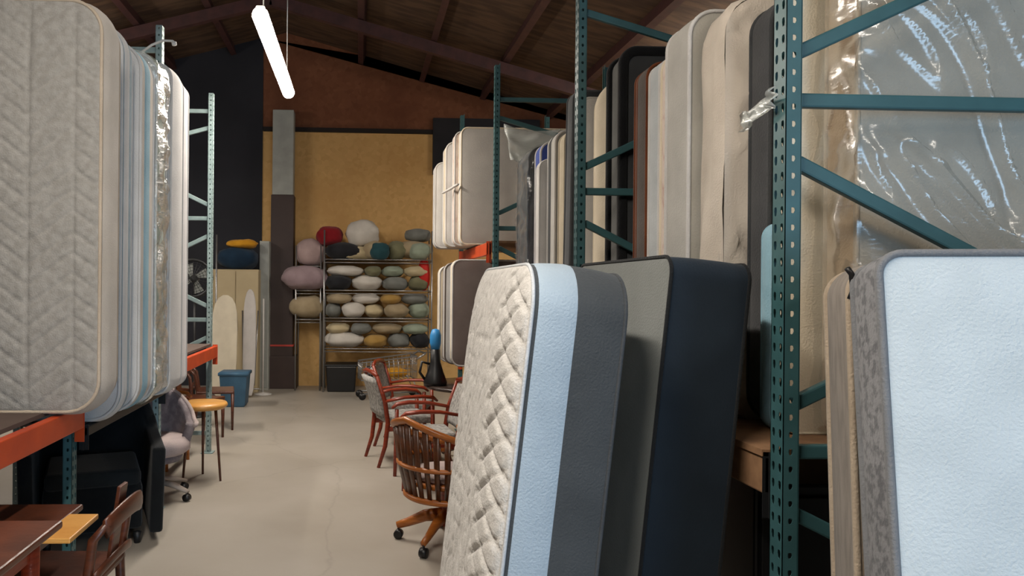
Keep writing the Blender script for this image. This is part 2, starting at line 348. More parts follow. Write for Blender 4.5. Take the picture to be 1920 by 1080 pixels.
for z_, w_ in ((ZR2, 'lower'), (ZR3, 'upper')):
    beam('orange aisle beam, %s level of the farthest right bay' % w_, XR-.03, YR[2], YR[3], z_, m_orange)
    beam('orange rear beam, %s level of the farthest right bay' % w_, XR+1.1, YR[2], YR[3], z_, m_orange)
    o = MB().box((0, 0, .01), (1.08, YR[3]-YR[2]-.14, .02)).build('deck_panel', m_deck); o.location = (XR+.535, (YR[2]+YR[3])/2, z_)
    tag(o, 'brown deck panel, %s level of the farthest right bay' % w_, 'shelf deck')

# ------------------------------------------------------------------ mattresses
def rr(u, v, w, h, Rc):                      # square grid point -> rounded rectangle
    x, z = u*w/2, v*h/2; ax, az = abs(x)-(w/2-Rc), abs(z)-(h/2-Rc)
    if ax > 0 and az > 0:
        a, b = ax/Rc, az/Rc; a2 = a*math.sqrt(1-b*b/2); b2 = b*math.sqrt(1-a*a/2)
        x = math.copysign(w/2-Rc+a2*Rc, x); z = math.copysign(h/2-Rc+b2*Rc, z)
    return x, z
def grid_par(n, size, Rc):                   # denser at the corners
    ks = [-1+2*i/n for i in range(n+1)]; e = Rc/size*2
    ext = [s*(1-e*q) for s in (-1, 1) for q in (.15, .35, .6, .85, 1)]
    o = []
    for k in sorted(ks+ext):
        if not o or k-o[-1] > 1e-3: o.append(k)
    return o
def panel(w, h, Rc, y, sgn, bulge, n, quilt=None):
    U = grid_par(n[0], w, Rc); V = grid_par(n[1], h, Rc); vs = []
    for v in V:
        for u in U:
            x, z = rr(u, v, w, h, Rc); e = (1-u**6)*(1-v**6)
            d = bulge*e**.6
            if quilt: d += quilt(x, z)*min(1, e*4)
            vs.append((x, y+sgn*d, z+h/2))
    nu = len(U); fs = []
    for j in range(len(V)-1):
        for i in range(nu-1):
            q = (j*nu+i, j*nu+i+1, (j+1)*nu+i+1, (j+1)*nu+i); fs.append(q if sgn < 0 else q[::-1])
    return MB().add(vs, fs, True)
def rim(w, h, Rc, m=8, step=.12):
    P = []
    def seg(a, b):
        a = Vector(a); b = Vector(b); k = max(1, int((b-a).length/step))
        for i in range(k): P.append(a+(b-a)*i/k)
    for cx, cz, a0 in ((w/2-Rc, Rc, -90), (w/2-Rc, h-Rc, 0), (-w/2+Rc, h-Rc, 90), (-w/2+Rc, Rc, 180)):
        A = [(cx+Rc*math.cos(R(a0+90*i/m)), cz+Rc*math.sin(R(a0+90*i/m))) for i in range(m+1)]
        P += [Vector(p) for p in A[:-1]]; last = A[-1]
        nx = {-90: (w/2, h-Rc), 0: (-w/2+Rc, h), 90: (-w/2, Rc), 180: (w/2-Rc, 0)}[a0]
        seg(last, nx)
    return P
def band(w, h, Rc, t, bulge, nt_=6, tuft=0, wr=None, step=.12):
    P = rim(w, h, Rc, step=step); N = len(P); vs = []
    for j in range(nt_+1):
        q = j/nt_; y = -t/2+t*q; bu = bulge*(1-(2*q-1)**2)
        for i, p in enumerate(P):
            tg = (P[(i+1) % N]-P[i-1]).normalized(); nrm = Vector((tg.y, -tg.x))
            d = bu + (wr(i, N, q) if wr else 0)
            vs.append((p.x+nrm.x*d, y, p.y+nrm.y*d))
    fs = [(j*N+i, j*N+(i+1) % N, (j+1)*N+(i+1) % N, (j+1)*N+i) for j in range(nt_) for i in range(N)]
    return MB().add(vs, fs, True), P
def mattress(label, w, t, h, loc, mface, mside, mpipe=None, rz=0, lean=0, Rc=.09, bulge=.02, n=(10, 14), quilt=None, sbulge=.008, group=None, stripe=None, wrap=None, name='mattress', handles=0, frontmat=None, mpback=None, pr=.009):
    """loc: middle of the bottom; face looks to local -y"""
    loc = Vector(loc)+Vector((0, 0, abs(math.sin(lean))*t/2+.002))
    T = thing(name, label, 'mattress' if 'box_spring' not in name else 'box spring', loc, rz, -lean, group)
    panel(w, h, Rc, -t/2, -1, bulge, n, quilt).build('front_panel', frontmat or mface, T)
    panel(w, h, Rc, t/2, 1, min(bulge, .008), (10, 14) if n[0] > 20 else n).build('back_panel', mface, T)
    b, P = band(w, h, Rc, t, sbulge); bo = b.build('border', mside, T)
    if stripe:
        y0, y1, ms = stripe; am, bm = y0+.5, y1+.5
        def wb(i_, N_, q): u = am+(bm-am)*q; return sbulge*(1-(2*u-1)**2)+(.0025 if 0 < q < 1 else -.002)
        s_, _ = band(w, h, Rc, (y1-y0)*t, 0, 6, wr=wb)
        s_.v = [v+Vector((0, (y0+y1)/2*t, 0)) for v in s_.v]
        s_.build('border_stripe', ms, bo)
    for s in (-1, 1):
        MB().tube([(p.x, s*t/2, p.y) for p in P], pr, 8, close=True).build('piping', (mpback if s > 0 and mpback else mpipe) or mside, T)
    if wrap: wrap(T, w, t, h, Rc)
    for k in range(handles):
        zc = h*(k+1)/(handles+1)
        MB().tube([(-w/2-.004, 0, zc-.11), (-w/2-.022, 0, zc-.06), (-w/2-.026, 0, zc), (-w/2-.022, 0, zc+.06), (-w/2-.004, 0, zc+.11)], .011, 8, sx=1.6, sz=.6).build('handle', mpipe or mside, T)
    return T
def film(T, w, t, h, Rc, m=None, amp=.016, seed=0, n=(46, 60), tail=True, off=.014, aniso=(3, 12), step=.03):
    """loose plastic bag round the mattress, wrinkled"""
    m = m or m_wrap; W, Hh = w+2*off, h+2*off
    def q(x, z):
        a = (x-z*.9)*.72; b = (x*.95+z)*.72+.05*math.sin(a*5+seed)+.03*math.sin(x*9+seed)
        k = noise.noise((a*aniso[0]*.45+seed, b*aniso[1]*.6, seed)); k2 = noise.noise((a*3+seed, b*11, 3.3+seed))
        return amp*(1.5*max(0, 1-abs(k)*6)**2 + .7*max(0, 1-abs(k2)*5)**2 + .5*k)
    p = panel(W, Hh, Rc+off, -t/2-off-.012, -1, .014, n, q)
    p.v = [v+Vector((0, 0, -off)) for v in p.v]
    fs_ = .03/step
    def wr(i, N_, qq): return amp*.9*(noise.noise((i*.22+seed, qq*2.0, seed*2))*(1 if fs_ == 1 else .9)+.5*fs_*noise.noise((i*.6, qq*5, seed)))
    b, _ = band(W, Hh, Rc+off, t+2*off+.02, .006, 10, wr=wr, step=step)
    b.v = [v+Vector((0, 0, -off)) for v in b.v]
    p.add(b.v, b.f, True)
    o = p.build('plastic_wrap', m, T); return o
def q_vine(s=1.0, amp=.006):
    def f(x, z):                              # soft random quilting stitched in curls
        a = noise.noise((x*9*s, z*9*s, 1.7)); b = noise.noise((x*7*s+5, z*7*s, 8.1))
        return amp*(min(1, abs(a)*7)*min(1, abs(b)*7)) - amp
    return f
def q_herring(sx=.21, sy=.10, amp=.011):
    def f(x, z):                              # woven, basket-like diagonal blocks
        c = x/sx; k = math.floor(c); fx = c-k
        zz = z/sy + (fx-.5)*(1.6 if k % 2 else -1.6); fz = zz-math.floor(zz)
        e = min(fz, 1-fz)*2; ex = min(fx, 1-fx)*2
        return amp*(min(1, e*3.2)**.6*min(1, ex*5)**.6) - amp + .003*noise.noise((x*30, z*30, 0))
    return f
def q_chevron(sx=.11, sy=.085, amp=.012):
    def f(x, z):
        c = (x/sx) % 1; tri = abs(c-.5)*2; zz = z/sy + tri*1.0; fz = zz % 1; e = min(fz, 1-fz)*2
        zz2 = z/sy - tri; e2 = min(zz2 % 1, 1-zz2 % 1)*2
        return amp*(min(1, e*3.5)**.6)*(min(1, e2*3.5)**.6) - amp
    return f
fab = {}
def fb(c, c2=None, **k):
    key = (c, c2)
    if key not in fab: fab[key] = fabric('ticking_%02d' % len(fab), c, c2, **k)
    return fab[key]
f_white = fb('#c9c7c4', '#bdbbb8'); f_warm = fb('#c4bbb0', '#b8afa3'); f_grey = fb('#8b8984', '#7f7d78'); f_taupe = fb('#6e6560', '#655c57')
f_dark = fb('#3f4142', '#36383a'); f_black = fb('#17181a', '#121315'); f_blue = fb('#8fb3c2', '#7da3b3'); f_pipe = fb('#b9a995', '#ac9c88')
f_cream = fb('#d8ccb6', '#cbbfa8'); f_brown = fb('#6a3a20', '#552c18'); f_royal = fb('#44569a', '#39498a'); f_ltgrey = fb('#b4b2ac', '#a6a49e')
f_bluegrey = fb('#8496a0', '#74868f', scale=12); f_bare = fb('#c2b9ae', '#b2a99e'); f_pinkish = fb('#cfc0b4', '#b89c90', scale=14, contrast=(.5, .7))
f_quilt = fb('#9c978f', '#8d8880', scale=30)

# --- left rack, nearest bay: each stands on edge, end towards the aisle
def leftm(label, pxedge, Y, t, pytop, w=1.5, z0=.952, **k):
    p = at(pxedge, 400, Y); z1 = at(pxedge-40, pytop, Y).z
    return mattress(label, w, t, z1-z0, (p.x-w/2, Y+t/2, z0), **k)
leftm('big pale mattress with woven-look quilting, nearest at the left', 188, 3.60, .25, 2, z0=ZD+.022, mface=f_quilt, mside=f_warm, mpipe=f_pipe, Rc=.15, bulge=.035, n=(150, 200), quilt=q_herring(), sbulge=.03, group=None)
leftm('pale blue and white mattress just behind the big quilted one', 226, 4.11, .17, 44, mface=f_white, mside=f_bluegrey, mpipe=f_white, Rc=.16, sbulge=.02, stripe=(-.4, -.05, f_white))
leftm('white mattress with a light blue stripe round its border, left rack', 262, 4.40, .26, 80, mface=f_white, mside=f_warm, mpipe=f_white, Rc=.16, sbulge=.012, stripe=(-.32, .12, f_blue))
leftm('pale green mattress in wrinkled shiny plastic, left rack', 292, 4.76, .22, 100, mface=f_ltgrey, mside=fb('#a9b0a4', '#959c90', scale=25), mpipe=f_white, Rc=.14, sbulge=.01,
      wrap=lambda T, w, t, h, Rc: film(T, w, t, h, Rc, m=m_wrap_milky, amp=.036, seed=11, n=(20, 30)))
leftm('plain white mattress before the last one in the left rack', 320, 5.09, .32, 120, mface=f_white, mside=f_white, mpipe=f_white, Rc=.10, sbulge=.02)
leftm('white mattress farthest back in the left rack bay', 340, 5.43, .18, 150, mface=f_white, mside=fb('#d6d3d2', '#cac7c6'), mpipe=f_white, Rc=.08, sbulge=.01)

# white tie strip sticking out over the left mattresses
a = [at(262, 100, 4.9), at(285, 84, 4.9), at(305, 76, 4.9), at(324, 77, 4.9), at(326, 79, 4.9)]
o = MB().tube(a, .012, 8, sz=.6).tube([a[-1], a[-1]+Vector((.004, 0, -.02))], .016, 8).build('tie_strip', m_white); tag(o, 'white strap end sticking out above the left mattresses', 'strap')

# --- right rack, nearest bay
def rightm(label, pxnear, Y, t, pytop, w=1.35, z0=ZR+.022, **k):
    p = at(pxnear, 400, Y); z1 = at(pxnear+40, pytop, Y).z
    return mattress(label, w, t, z1-z0, (p.x+w/2, Y+t/2, z0), **k)
def wrapW(T, w, t, h, Rc): film(T, w, t, h, Rc, amp=.026, seed=2.5, n=(130, 140), off=.022)
rightm('large grey mattress in shiny clear plastic behind the nearest rack frame', 1606, 2.235, .15, -150, w=1.5, mface=fb('#b8afa2', '#aea598'), mside=fb('#c0a98e', '#b0997e', scale=16), mpipe=f_pipe, Rc=.07, wrap=wrapW)
rightm('slim cream mattress, a narrow strip beside the plastic-wrapped grey one', 1470, 2.42, .055, -60, mface=f_cream, mside=f_cream, Rc=.06, bulge=.004, w=1.2, pr=.005)
rightm('thin light blue foam mattress pressed behind the punched rack post', 1447, 2.485, .055, 420, mface=f_blue, mside=f_blue, Rc=.05, bulge=.005, w=1.1, pr=.005)
rightm('dark grey mattress just behind the light blue foam one', 1443, 2.56, .13, -6, mface=f_dark, mside=fb('#4b4c4e', '#404143'), mpipe=f_dark, Rc=.10)
def drape(T, w, t, h, Rc):
    o = film(T, w, t, h, Rc, m=fb('#cdc3b6', '#bfb5a8'), amp=.028, seed=31, n=(30, 40), off=.014, aniso=(1, 1.6), step=.08); o.name = 'loose_cover'
rightm('beige mattress under a loose draped cover, right rack', 1358, 2.75, .14, 6, mface=f_bare, mside=f_bare, mpipe=f_bare, Rc=.13, wrap=drape)
rightm('tall off-white mattress with a grey face beside the draped one', 1291, 2.95, .22, 22, mface=fb('#aaa79e', '#9c9990'), mside=f_ltgrey, mpipe=f_white, Rc=.10)
rightm('cream mattress with faint pink print, right rack', 1262, 3.22, .13, 85, mface=f_cream, mside=f_pinkish, mpipe=f_cream, Rc=.09)
rightm('slim pale grey mattress left of the pink-printed one', 1236, 3.38, .12, 112, mface=f_ltgrey, mside=fb('#b9bec0', '#a9aeb0'), mpipe=f_white, Rc=.06)
rightm('dark brown mattress with an orange-brown edge, right rack', 1212, 3.53, .15, 120, mface=fb('#4f4a46', '#453f3b'), mside=fb('#57504b', '#4a433e'), mpipe=f_brown, Rc=.07, stripe=(.2, .48, f_brown))
rightm('charcoal mattress with black piping behind the second rack frame', 1166, 4.225, .20, 97, w=1.2, mface=f_taupe, mside=fb('#5b5c5a', '#4f504e'), mpipe=f_black, Rc=.08, frontmat=f_dark, pr=.03)
def bagC(T, w, t, h, Rc): film(T, w, t, h, Rc, m=m_wrap_milky, amp=.02, seed=41, n=(20, 30))
rightm('cream mattress in a milky bag left of the charcoal one', 1138, 4.46, .24, 150, w=1.2, mface=f_cream, mside=f_cream, mpipe=f_cream, Rc=.14, sbulge=.03)
# --- right rack, second bay
o = rightm('tall dark mattress leaning beside the second rack post', 1066, 4.93, .13, 178, w=1.1, mface=f_dark, mside=fb('#55575a', '#4a4c4e'), Rc=.06, lean=R(-3))
o = rightm('narrow white mattress leaning against the second rack post', 1082, 4.86, .05, 190, w=1.0, mface=f_white, mside=f_white, Rc=.05, bulge=.005, lean=R(-3), pr=.006)
rightm('cream mattress between grey ones in the second right bay', 1058, 5.10, .14, 246, w=1.1, mface=f_cream, mside=fb('#b9ae98', '#aa9f8a'), Rc=.07)
rightm('light grey mattress with a paler edge in the second right bay', 1040, 5.28, .19, 246, w=1.1, mface=f_grey, mside=f_ltgrey, mpipe=f_white, Rc=.09, stripe=(-.1, .4, f_dark))
rightm('royal blue mattress in the second right bay', 1013, 5.62, .16, 268, w=1.1, mface=f_royal, mside=f_royal, mpipe=f_white, Rc=.08)
rightm('dark grey plastic-wrapped mattress next to the third rack frame', 990, 5.88, .38, 276, w=1.1, mface=f_dark, mside=fb('#4c5054', '#3f4347'), Rc=.12,
       wrap=lambda T, w, t, h, Rc: film(T, w, t, h, Rc, amp=.03, seed=51, n=(20, 30)))
rightm('slim bright white mattress, shorter, before the royal blue one', 1011, 5.50, .095, 300, w=1.0, mface=f_white, mside=f_white, Rc=.07, bulge=.008, pr=.006)
# pale sheet tied across the third frame
vs = []; q0, q1, q2, q3 = at(945, 232, 6.3), at(1050, 243, 6.3), at(990, 310, 6.3), at(958, 300, 6.3)
n_ = 12
for i in range(n_+1):
    for j in range(n_+1):
        u, v = i/n_, j/n_; p = q0.lerp(q1, u).lerp(q3.lerp(q2, u), v); p = p+Vector((0, .05*noise.noise((u*4, v*4, 1))+.03*math.sin(v*9+u*4), -.06*math.sin(u*PI)*(1-v)*.6)); vs.append(p)
o = MB().add(vs, [(i*(n_+1)+j, (i+1)*(n_+1)+j, (i+1)*(n_+1)+j+1, i*(n_+1)+j+1) for i in range(n_) for j in range(n_)], True).build('plastic_sheet', m_wrap_milky, solid=.004)
tag(o, 'crumpled milky plastic sheet hung behind the third right rack post', 'sheet')

# --- farthest right bay, upper and lower level
def farm(label, pxnear, Y, t, pytop, z0, w=1.3, **k):
    p = at(pxnear, 400, Y); z1 = at(pxnear+20, pytop, Y).z
    return mattress(label, w, t, z1-z0, (p.x+w/2, Y+t/2, z0), **k)
zu = ZR3+.022
farm('thick pale grey mattress on the upper level of the farthest right bay', 864, 7.5, .16, 240, zu, mface=fb('#b0aca6', '#a6a29c'), mside=f_white, mpipe=f_cream, Rc=.07)
farm('pinkish white mattress behind the thick pale one, upper level', 852, 7.72, .16, 248, zu, mface=f_pinkish, mside=f_pinkish, mpipe=f_white, Rc=.07)
farm('narrow white mattress with a tie tag, upper level of the farthest bay', 836, 7.92, .25, 268, zu, mface=f_white, mside=f_cream, mpipe=f_white, Rc=.08)
farm('small whitish mattress farthest back on the upper level', 816, 8.22, .18, 306, zu, mface=f_white, mside=f_ltgrey, mpipe=f_white, Rc=.08)
zu = ZR2+.022
farm('taupe mattress with white side on the lower level of the farthest right bay', 850, 7.1, .14, 488, zu, mface=fb('#776c68', '#6d625e'), mside=f_cream, mpipe=f_white, Rc=.08)
farm('white mattress just behind the taupe one, lower level', 836, 7.33, .14, 494, zu, mface=f_white, mside=f_white, mpipe=f_taupe, Rc=.08)
farm('cream mattress farthest back on the lower level', 826, 7.55, .14, 500, zu, mface=f_cream, mside=f_cream, mpipe=f_white, Rc=.08)
a = [at(830, 362, 7.8), at(845, 354, 7.7), at(858, 346, 7.45)]
o = MB().tube(a, .018, 8, sz=.7).build('tie_strip', m_white); tag(o, 'short white tie tag on the side of the pale mattresses, farthest bay', 'strap')

# --- mattresses leaning in front of the right rack
a1 = at(1006, 512, 2.12)                     # white quilted one: face to the aisle
def lean_side(label, px, py, Y, wid, t, ztop, lean, **k):
    e = at(px, py, Y); h = ztop/math.cos(lean)
    # near end at Y, thickness to the right, bottom swings left
    xb_ = e.x - math.tan(lean)*ztop
    loc = (xb_+t/2, Y+wid/2, 0)
    return mattress(label, wid, t, h, loc, rz=-PI/2, lean=lean, **k)
zt = at(1090, 514, 2.12).z
def q_A(x, z):
    if x > .485-.27:                          # one big zigzag column along the near edge
        k = abs((x-.215)/.27*2-1); zz = z/.10+k*.75; e = min(zz % 1, 1-zz % 1)*2; zz2 = z/.10-k*.75; e2 = min(zz2 % 1, 1-zz2 % 1)*2
        return .018*min(1, e*3)**.8*min(1, .55+e2*1.5)-.018
    return .008*min(1, abs(noise.noise((x*22, z*13, 1)))*5)-.008
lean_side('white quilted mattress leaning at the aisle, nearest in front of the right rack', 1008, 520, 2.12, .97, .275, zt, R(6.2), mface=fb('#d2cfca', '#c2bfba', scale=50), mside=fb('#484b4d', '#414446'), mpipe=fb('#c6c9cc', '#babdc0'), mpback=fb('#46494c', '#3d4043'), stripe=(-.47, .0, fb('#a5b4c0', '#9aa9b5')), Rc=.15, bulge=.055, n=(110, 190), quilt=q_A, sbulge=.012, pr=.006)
zt = at(1330, 496, 2.26).z
lean_side('tall charcoal box spring leaning right of the white quilted mattress', 1262, 500, 2.26, .97, .25, zt, R(5.6), mface=fb('#7c7f7c', '#737673'), mside=fb('#1f2a35', '#1b252f', bump=.15), mpipe=fb('#1c1e20', '#17191b'), Rc=.06, bulge=.006, sbulge=.004, name='box_spring', pr=.006)
# two leaning on the nearest frame, face towards the camera
def lean_back(label, px, Y, w, t, ztop, rz, lean, **k):
    e = at(px, 520, Y); h = ztop/math.cos(lean); ex = Vector((math.cos(rz), math.sin(rz))); ey = Vector((-math.sin(rz), math.cos(rz)))
    top = Vector((e.x, e.y))+ex*w/2+ey*t/2; bot = top-ey*math.tan(lean)*ztop
    return mattress(label, w, t, h, (bot.x, bot.y, 0), rz=rz, lean=lean, **k)
zt = at(1750, 499, 1.62).z
lean_back('pale blue-white mattress face with grey quilted side, nearest at the right', 1645, 1.60, 1.0, .15, zt, R(-16), R(9.5), mface=fb('#c3cdd2', '#b9c3c8'), mside=fb('#808184', '#606165', scale=45, contrast=(.45, .6)), mpipe=fb('#77797c', '#6e7073'), Rc=.05, bulge=.012, n=(14, 20))
zt = at(1570, 512, 1.85).z
lean_back('beige mattress squeezed behind the pale blue-white one at the right', 1590, 1.81, 1.0, .14, zt, R(-13), R(5.5), mface=fb('#877a6c', '#7b6f61'), mside=fb('#8c847c', '#7a736c', scale=10, stretch=(1, 8, 1)), mpipe=fb('#a89a88', '#9a8c7a'), Rc=.07, bulge=.012, sbulge=.012)
# dark clip between them
c = at(1597, 530, 1.74)
o = MB().tube([c+Vector((-.012, 0, .035)), c+Vector((0, 0, .02)), c+Vector((.004, 0, -.02)), c+Vector((-.004, 0, -.04))], .007, 8).build('strap_clip', m_blackpl); tag(o, 'small black strap loop between the beige and the pale mattress', 'strap')
# torn plastic hanging on the nearest post
c = [at(1412, 232, 2.3), at(1425, 220, 2.25), at(1440, 196, 2.15), at(1452, 178, 2.1)]
c = [Vector((min(p.x, XR-.02), p.y, p.z)) for p in c]
vs = []
for i in range(13):
    q = i/12*3; k = min(2, int(q)); p = c[k].lerp(c[k+1], q-k)
    for j in range(6):
        s = j/5-.5; vs.append(p+Vector((.01*math.sin(j*2.2+i*.7), .015*math.cos(j*1.7+i), s*(.05+.01*math.sin(i*1.3)))))
o = MB().add(vs, [(i*6+k, i*6+k+1, (i+1)*6+k+1, (i+1)*6+k) for i in range(12) for k in range(5)], True).build('plastic_scrap', m_wrap_milky, solid=.002)
tag(o, 'torn scrap of clear plastic caught on the nearest punched rack post', 'plastic scrap')

# ------------------------------------------------------------------ seats and tables
def captains_chair(label, loc, rz):
    """barrel back to local -x, sitter looks to +x"""
    t = thing('captains_chair', label, 'chair', loc, rz)
    def pt(a, r, z): return Vector((r*math.cos(R(a)), r*math.sin(R(a)), z))
    def zt_(a): q = abs(a-180)/120; return .85-.25*min(1, q)**1.15
    A = [50+260*i/32 for i in range(33)]
    MB().tube([pt(a, .355 if zt_(a) > .7 else .35, zt_(a)) for a in A], .022, 10, sx=1.5, sz=1).build('top_rail', m_oak, t)
    MB().tube([pt(a, .325, .545) for a in A], .017, 8, sx=1.2, sz=.9).build('middle_rail', m_oak, t)
    MB().tube([pt(a, .275, .335) for a in [40+280*i/32 for i in range(33)]], .02, 8, sx=1.2).build('bottom_rail', m_oak, t)
    for i in range(21):
        a = 60+240*i/20
        MB().tube([pt(a, .27, .335), pt(a, .318, .54), pt(a, .35, zt_(a)-.01)], [.021, .024, .027], 8, sx=1.1, sz=.35).build('slat', m_oakdark, t)
    MB().lathe([(.001, .40), (.24, .40), (.27, .415), (.27, .44), (.001, .44)], 28).build('seat', m_oak, t)
    MB().lathe([(.001, .44), (.22, .44), (.245, .455), (.24, .485), (.18, .50), (.001, .505)], 28).build('cushion', m_pinkfab, t)
    MB().lathe([(.001, .12), (.05, .12), (.055, .2), (.035, .24), (.05, .28), (.05, .34), (.09, .39), (.001, .40)], 16).build('pedestal', m_mahog, t)
    for k in range(5):
        a = 130+72*k; ca, sa = math.cos(R(a)), math.sin(R(a))
        l = MB().tube([(0.03*ca, .03*sa, .19), (.15*ca, .15*sa, .17), (.27*ca, .27*sa, .115), (.34*ca, .34*sa, .09)], [.045, .04, .03, .024], 8, sx=.75).build('leg', m_oak, t)
        wv = Vector((-sa, ca, 0))*.025; cc = Vector((.33*ca, .33*sa, .032))
        cs = MB().tube([cc-wv, cc-wv*.9, cc+wv*.9, cc+wv], [.02, .031, .031, .02], 14).tube([cc, cc+Vector((0, 0, .06))], .008, 8).build('caster', m_blackpl, l)
    return t
p = at(840, 1000, 4.85)
captains_chair('honey oak captain\'s swivel chair with slatted barrel back on the aisle floor', (p.x, 4.9, 0), R(35))

def guest_chair(label, loc, rz, mw=m_mahog, mf=None, group=None):
    """sitter looks to +x"""
    mf = mf or m_patt
    t = thing('guest_armchair', label, 'chair', loc, rz, group=group)
    for s in (-1, 1):
        y = s*.24
        MB().tube([(-.30, y, 0), (-.235, y, .2), (-.21, y, .42), (-.24, y, .62), (-.32, y, .86)], [.016, .021, .024, .022, .016], 8, sx=.8).build('rear_leg', mw, t)
        MB().tube([(.25, y, 0), (.24, y, .3), (.235, y, .60)], [.016, .021, .019], 8).build('front_leg', mw, t)
        MB().tube([(-.24, y, .62), (-.05, y*1.06, .655), (.12, y*1.1, .66), (.235, y*1.04, .645), (.28, y, .61)], [.018, .02, .023, .022, .014], 8, sx=1.3, sz=.8).build('arm', mw, t)
        MB().tube([(-.2, y, .36), (.23, y, .36)], .018, 8, sz=1.4).build('seat_rail', mw, t)
    MB().box((0.02, 0, .43), (.46, .45, .08)).build('seat', mf, t, bevel=.03, seg=3)
    b = MB()
    vs = []; N = 8
    for i in range(N+1):
        for j in range(N+1):
            u, v = i/N*2-1, j/N; z = .48+.36*v; x = -.22-.10*v**1.5-.02*(1-u*u)
            vs.append((x, u*.22, z))
    b.add(vs, [(i*(N+1)+j, (i+1)*(N+1)+j, (i+1)*(N+1)+j+1, i*(N+1)+j+1) for i in range(N) for j in range(N)], True)
    b.build('backrest', mf, t, solid=.04)
    MB().tube([(-.32, y*.24/.24, .86) for y in (-.24,)]+[(-.335, -.1, .885), (-.335, .1, .885), (-.32, .24, .86)], .018, 8, sz=1.2).build('top_rail', mw, t)
    return t
G = guest_chair('red mahogany armchair with grey back, farthest out in the aisle at the right', (.42, 7.25, 0), R(14))
dup(G, (.60, 6.42, 0), R(186), 'red mahogany armchair with its back to the rack, beyond the honey oak swivel chair')
dup(G, (.52, 8.05, 0), R(-15), 'red mahogany armchair behind the dark round table, nearest the shopping cart')

def round_table(label, loc, rad, h, mt, mleg, name='round_table', th=.035, legs=False):
    t = thing(name, label, 'table', loc)
    MB().lathe([(.001, h-th), (rad-.02, h-th), (rad, h-th*.6), (rad, h-th*.3), (rad-.01, h), (.001, h)], 40).build('tabletop', mt, t)
    if legs:
        for k in range(3): a = R(100+120*k); MB().tube([(.6*rad*math.cos(a), .6*rad*math.sin(a), h-th), (.85*rad*math.cos(a), .85*rad*math.sin(a), 0)], [.014, .01], 8).build('leg', mleg, t)
        return t
    MB().lathe([(.001, .08), (.06, .08), (.045, .2), (.03, .4), (.05, .6), (.07, h-th-.01), (.001, h-th)], 18).build('pedestal', mleg, t)
    for k in range(4):
        a = R(45+90*k); MB().tube([(0, 0, .14), (.5*rad*math.cos(a), .5*rad*math.sin(a), .1), (.8*rad*math.cos(a), .8*rad*math.sin(a), .025)], [.035, .028, .022], 8).build('foot', mleg, t)
    return t
round_table('dark round table with a light rim, beside the red mahogany armchairs', (1.15, 7.2, 0), .52, .76, m_darktop, m_walnut)
round_table('honey-coloured round wooden table right of the oak swivel chair', (1.10, 5.42, 0), .38, .68, m_oak, m_mahog)
round_table('small pale wooden side table by the far end of the left rack', (at(380, 760, 6.55).x, 6.55, 0), .215, .675, m_pine, m_walnut, name='side_table', th=.05, legs=True)

# black appliance with blue top on the dark table
p = at(813, 720, 7.05)
t = thing('appliance', 'slim black upright appliance with a bright blue top, on the dark round table', 'appliance', (p.x+.02, 7.1, .762))
MB().lathe([(.001, 0), (.11, 0), (.115, .03), (.08, .12), (.05, .22), (.045, .34), (.001, .36)], 20).build('body', m_blackpl, t)
MB().lathe([(.001, .34), (.04, .34), (.055, .40), (.055, .48), (.035, .53), (.001, .54)], 20).build('cap', m_brightblue, t)
MB().tube([(-.05, 0, .2), (-.13, 0, .22), (-.15, 0, .12), (-.1, 0, .05)], .014, 8).build('handle', m_blackpl, t)

def office_chair(label, loc, rz):
    t = thing('office_chair', label, 'chair', loc, rz)
    vs = []; N = 10
    for i in range(N+1):
        for j in range(N+1):
            u, v = i/N*2-1, j/N; wv = .23*math.sqrt(max(.15, 1-(v-.35)**2*1.3)); vs.append((-.22-.08*v+.05*u*u, u*wv, .52+.42*v))
    MB().add(vs, [(i*(N+1)+j, (i+1)*(N+1)+j, (i+1)*(N+1)+j+1, i*(N+1)+j+1) for i in range(N) for j in range(N)], True).build('backrest', m_patt, t, solid=.07)
    MB().box((0, 0, .46), (.48, .48, .09)).build('seat', m_patt, t, bevel=.04, seg=3)
    for s in (-1, 1): MB().tube([(.02, s*.25, .45), (.06, s*.30, .5), (.1, s*.30, .66), (-.15, s*.3, .68), (.2, s*.3, .67)], .02, 8, sx=1.4).build('arm', m_blackpl, t)
    MB().tube([(0, 0, .08), (0, 0, .43)], .028, 10).build('gas_post', m_blackpl, t)
    for k in range(5):
        a = R(72*k); l = MB().tube([(0, 0, .11), (.28*math.cos(a), .28*math.sin(a), .075)], [.03, .02], 8).build('leg', m_blackpl, t)
        c = Vector((.28*math.cos(a), .28*math.sin(a), .03)); wv = Vector((-math.sin(a), math.cos(a), 0))*.022
        MB().tube([c-wv, c+wv], .028, 12).build('caster', m_blackpl, l)
    return t

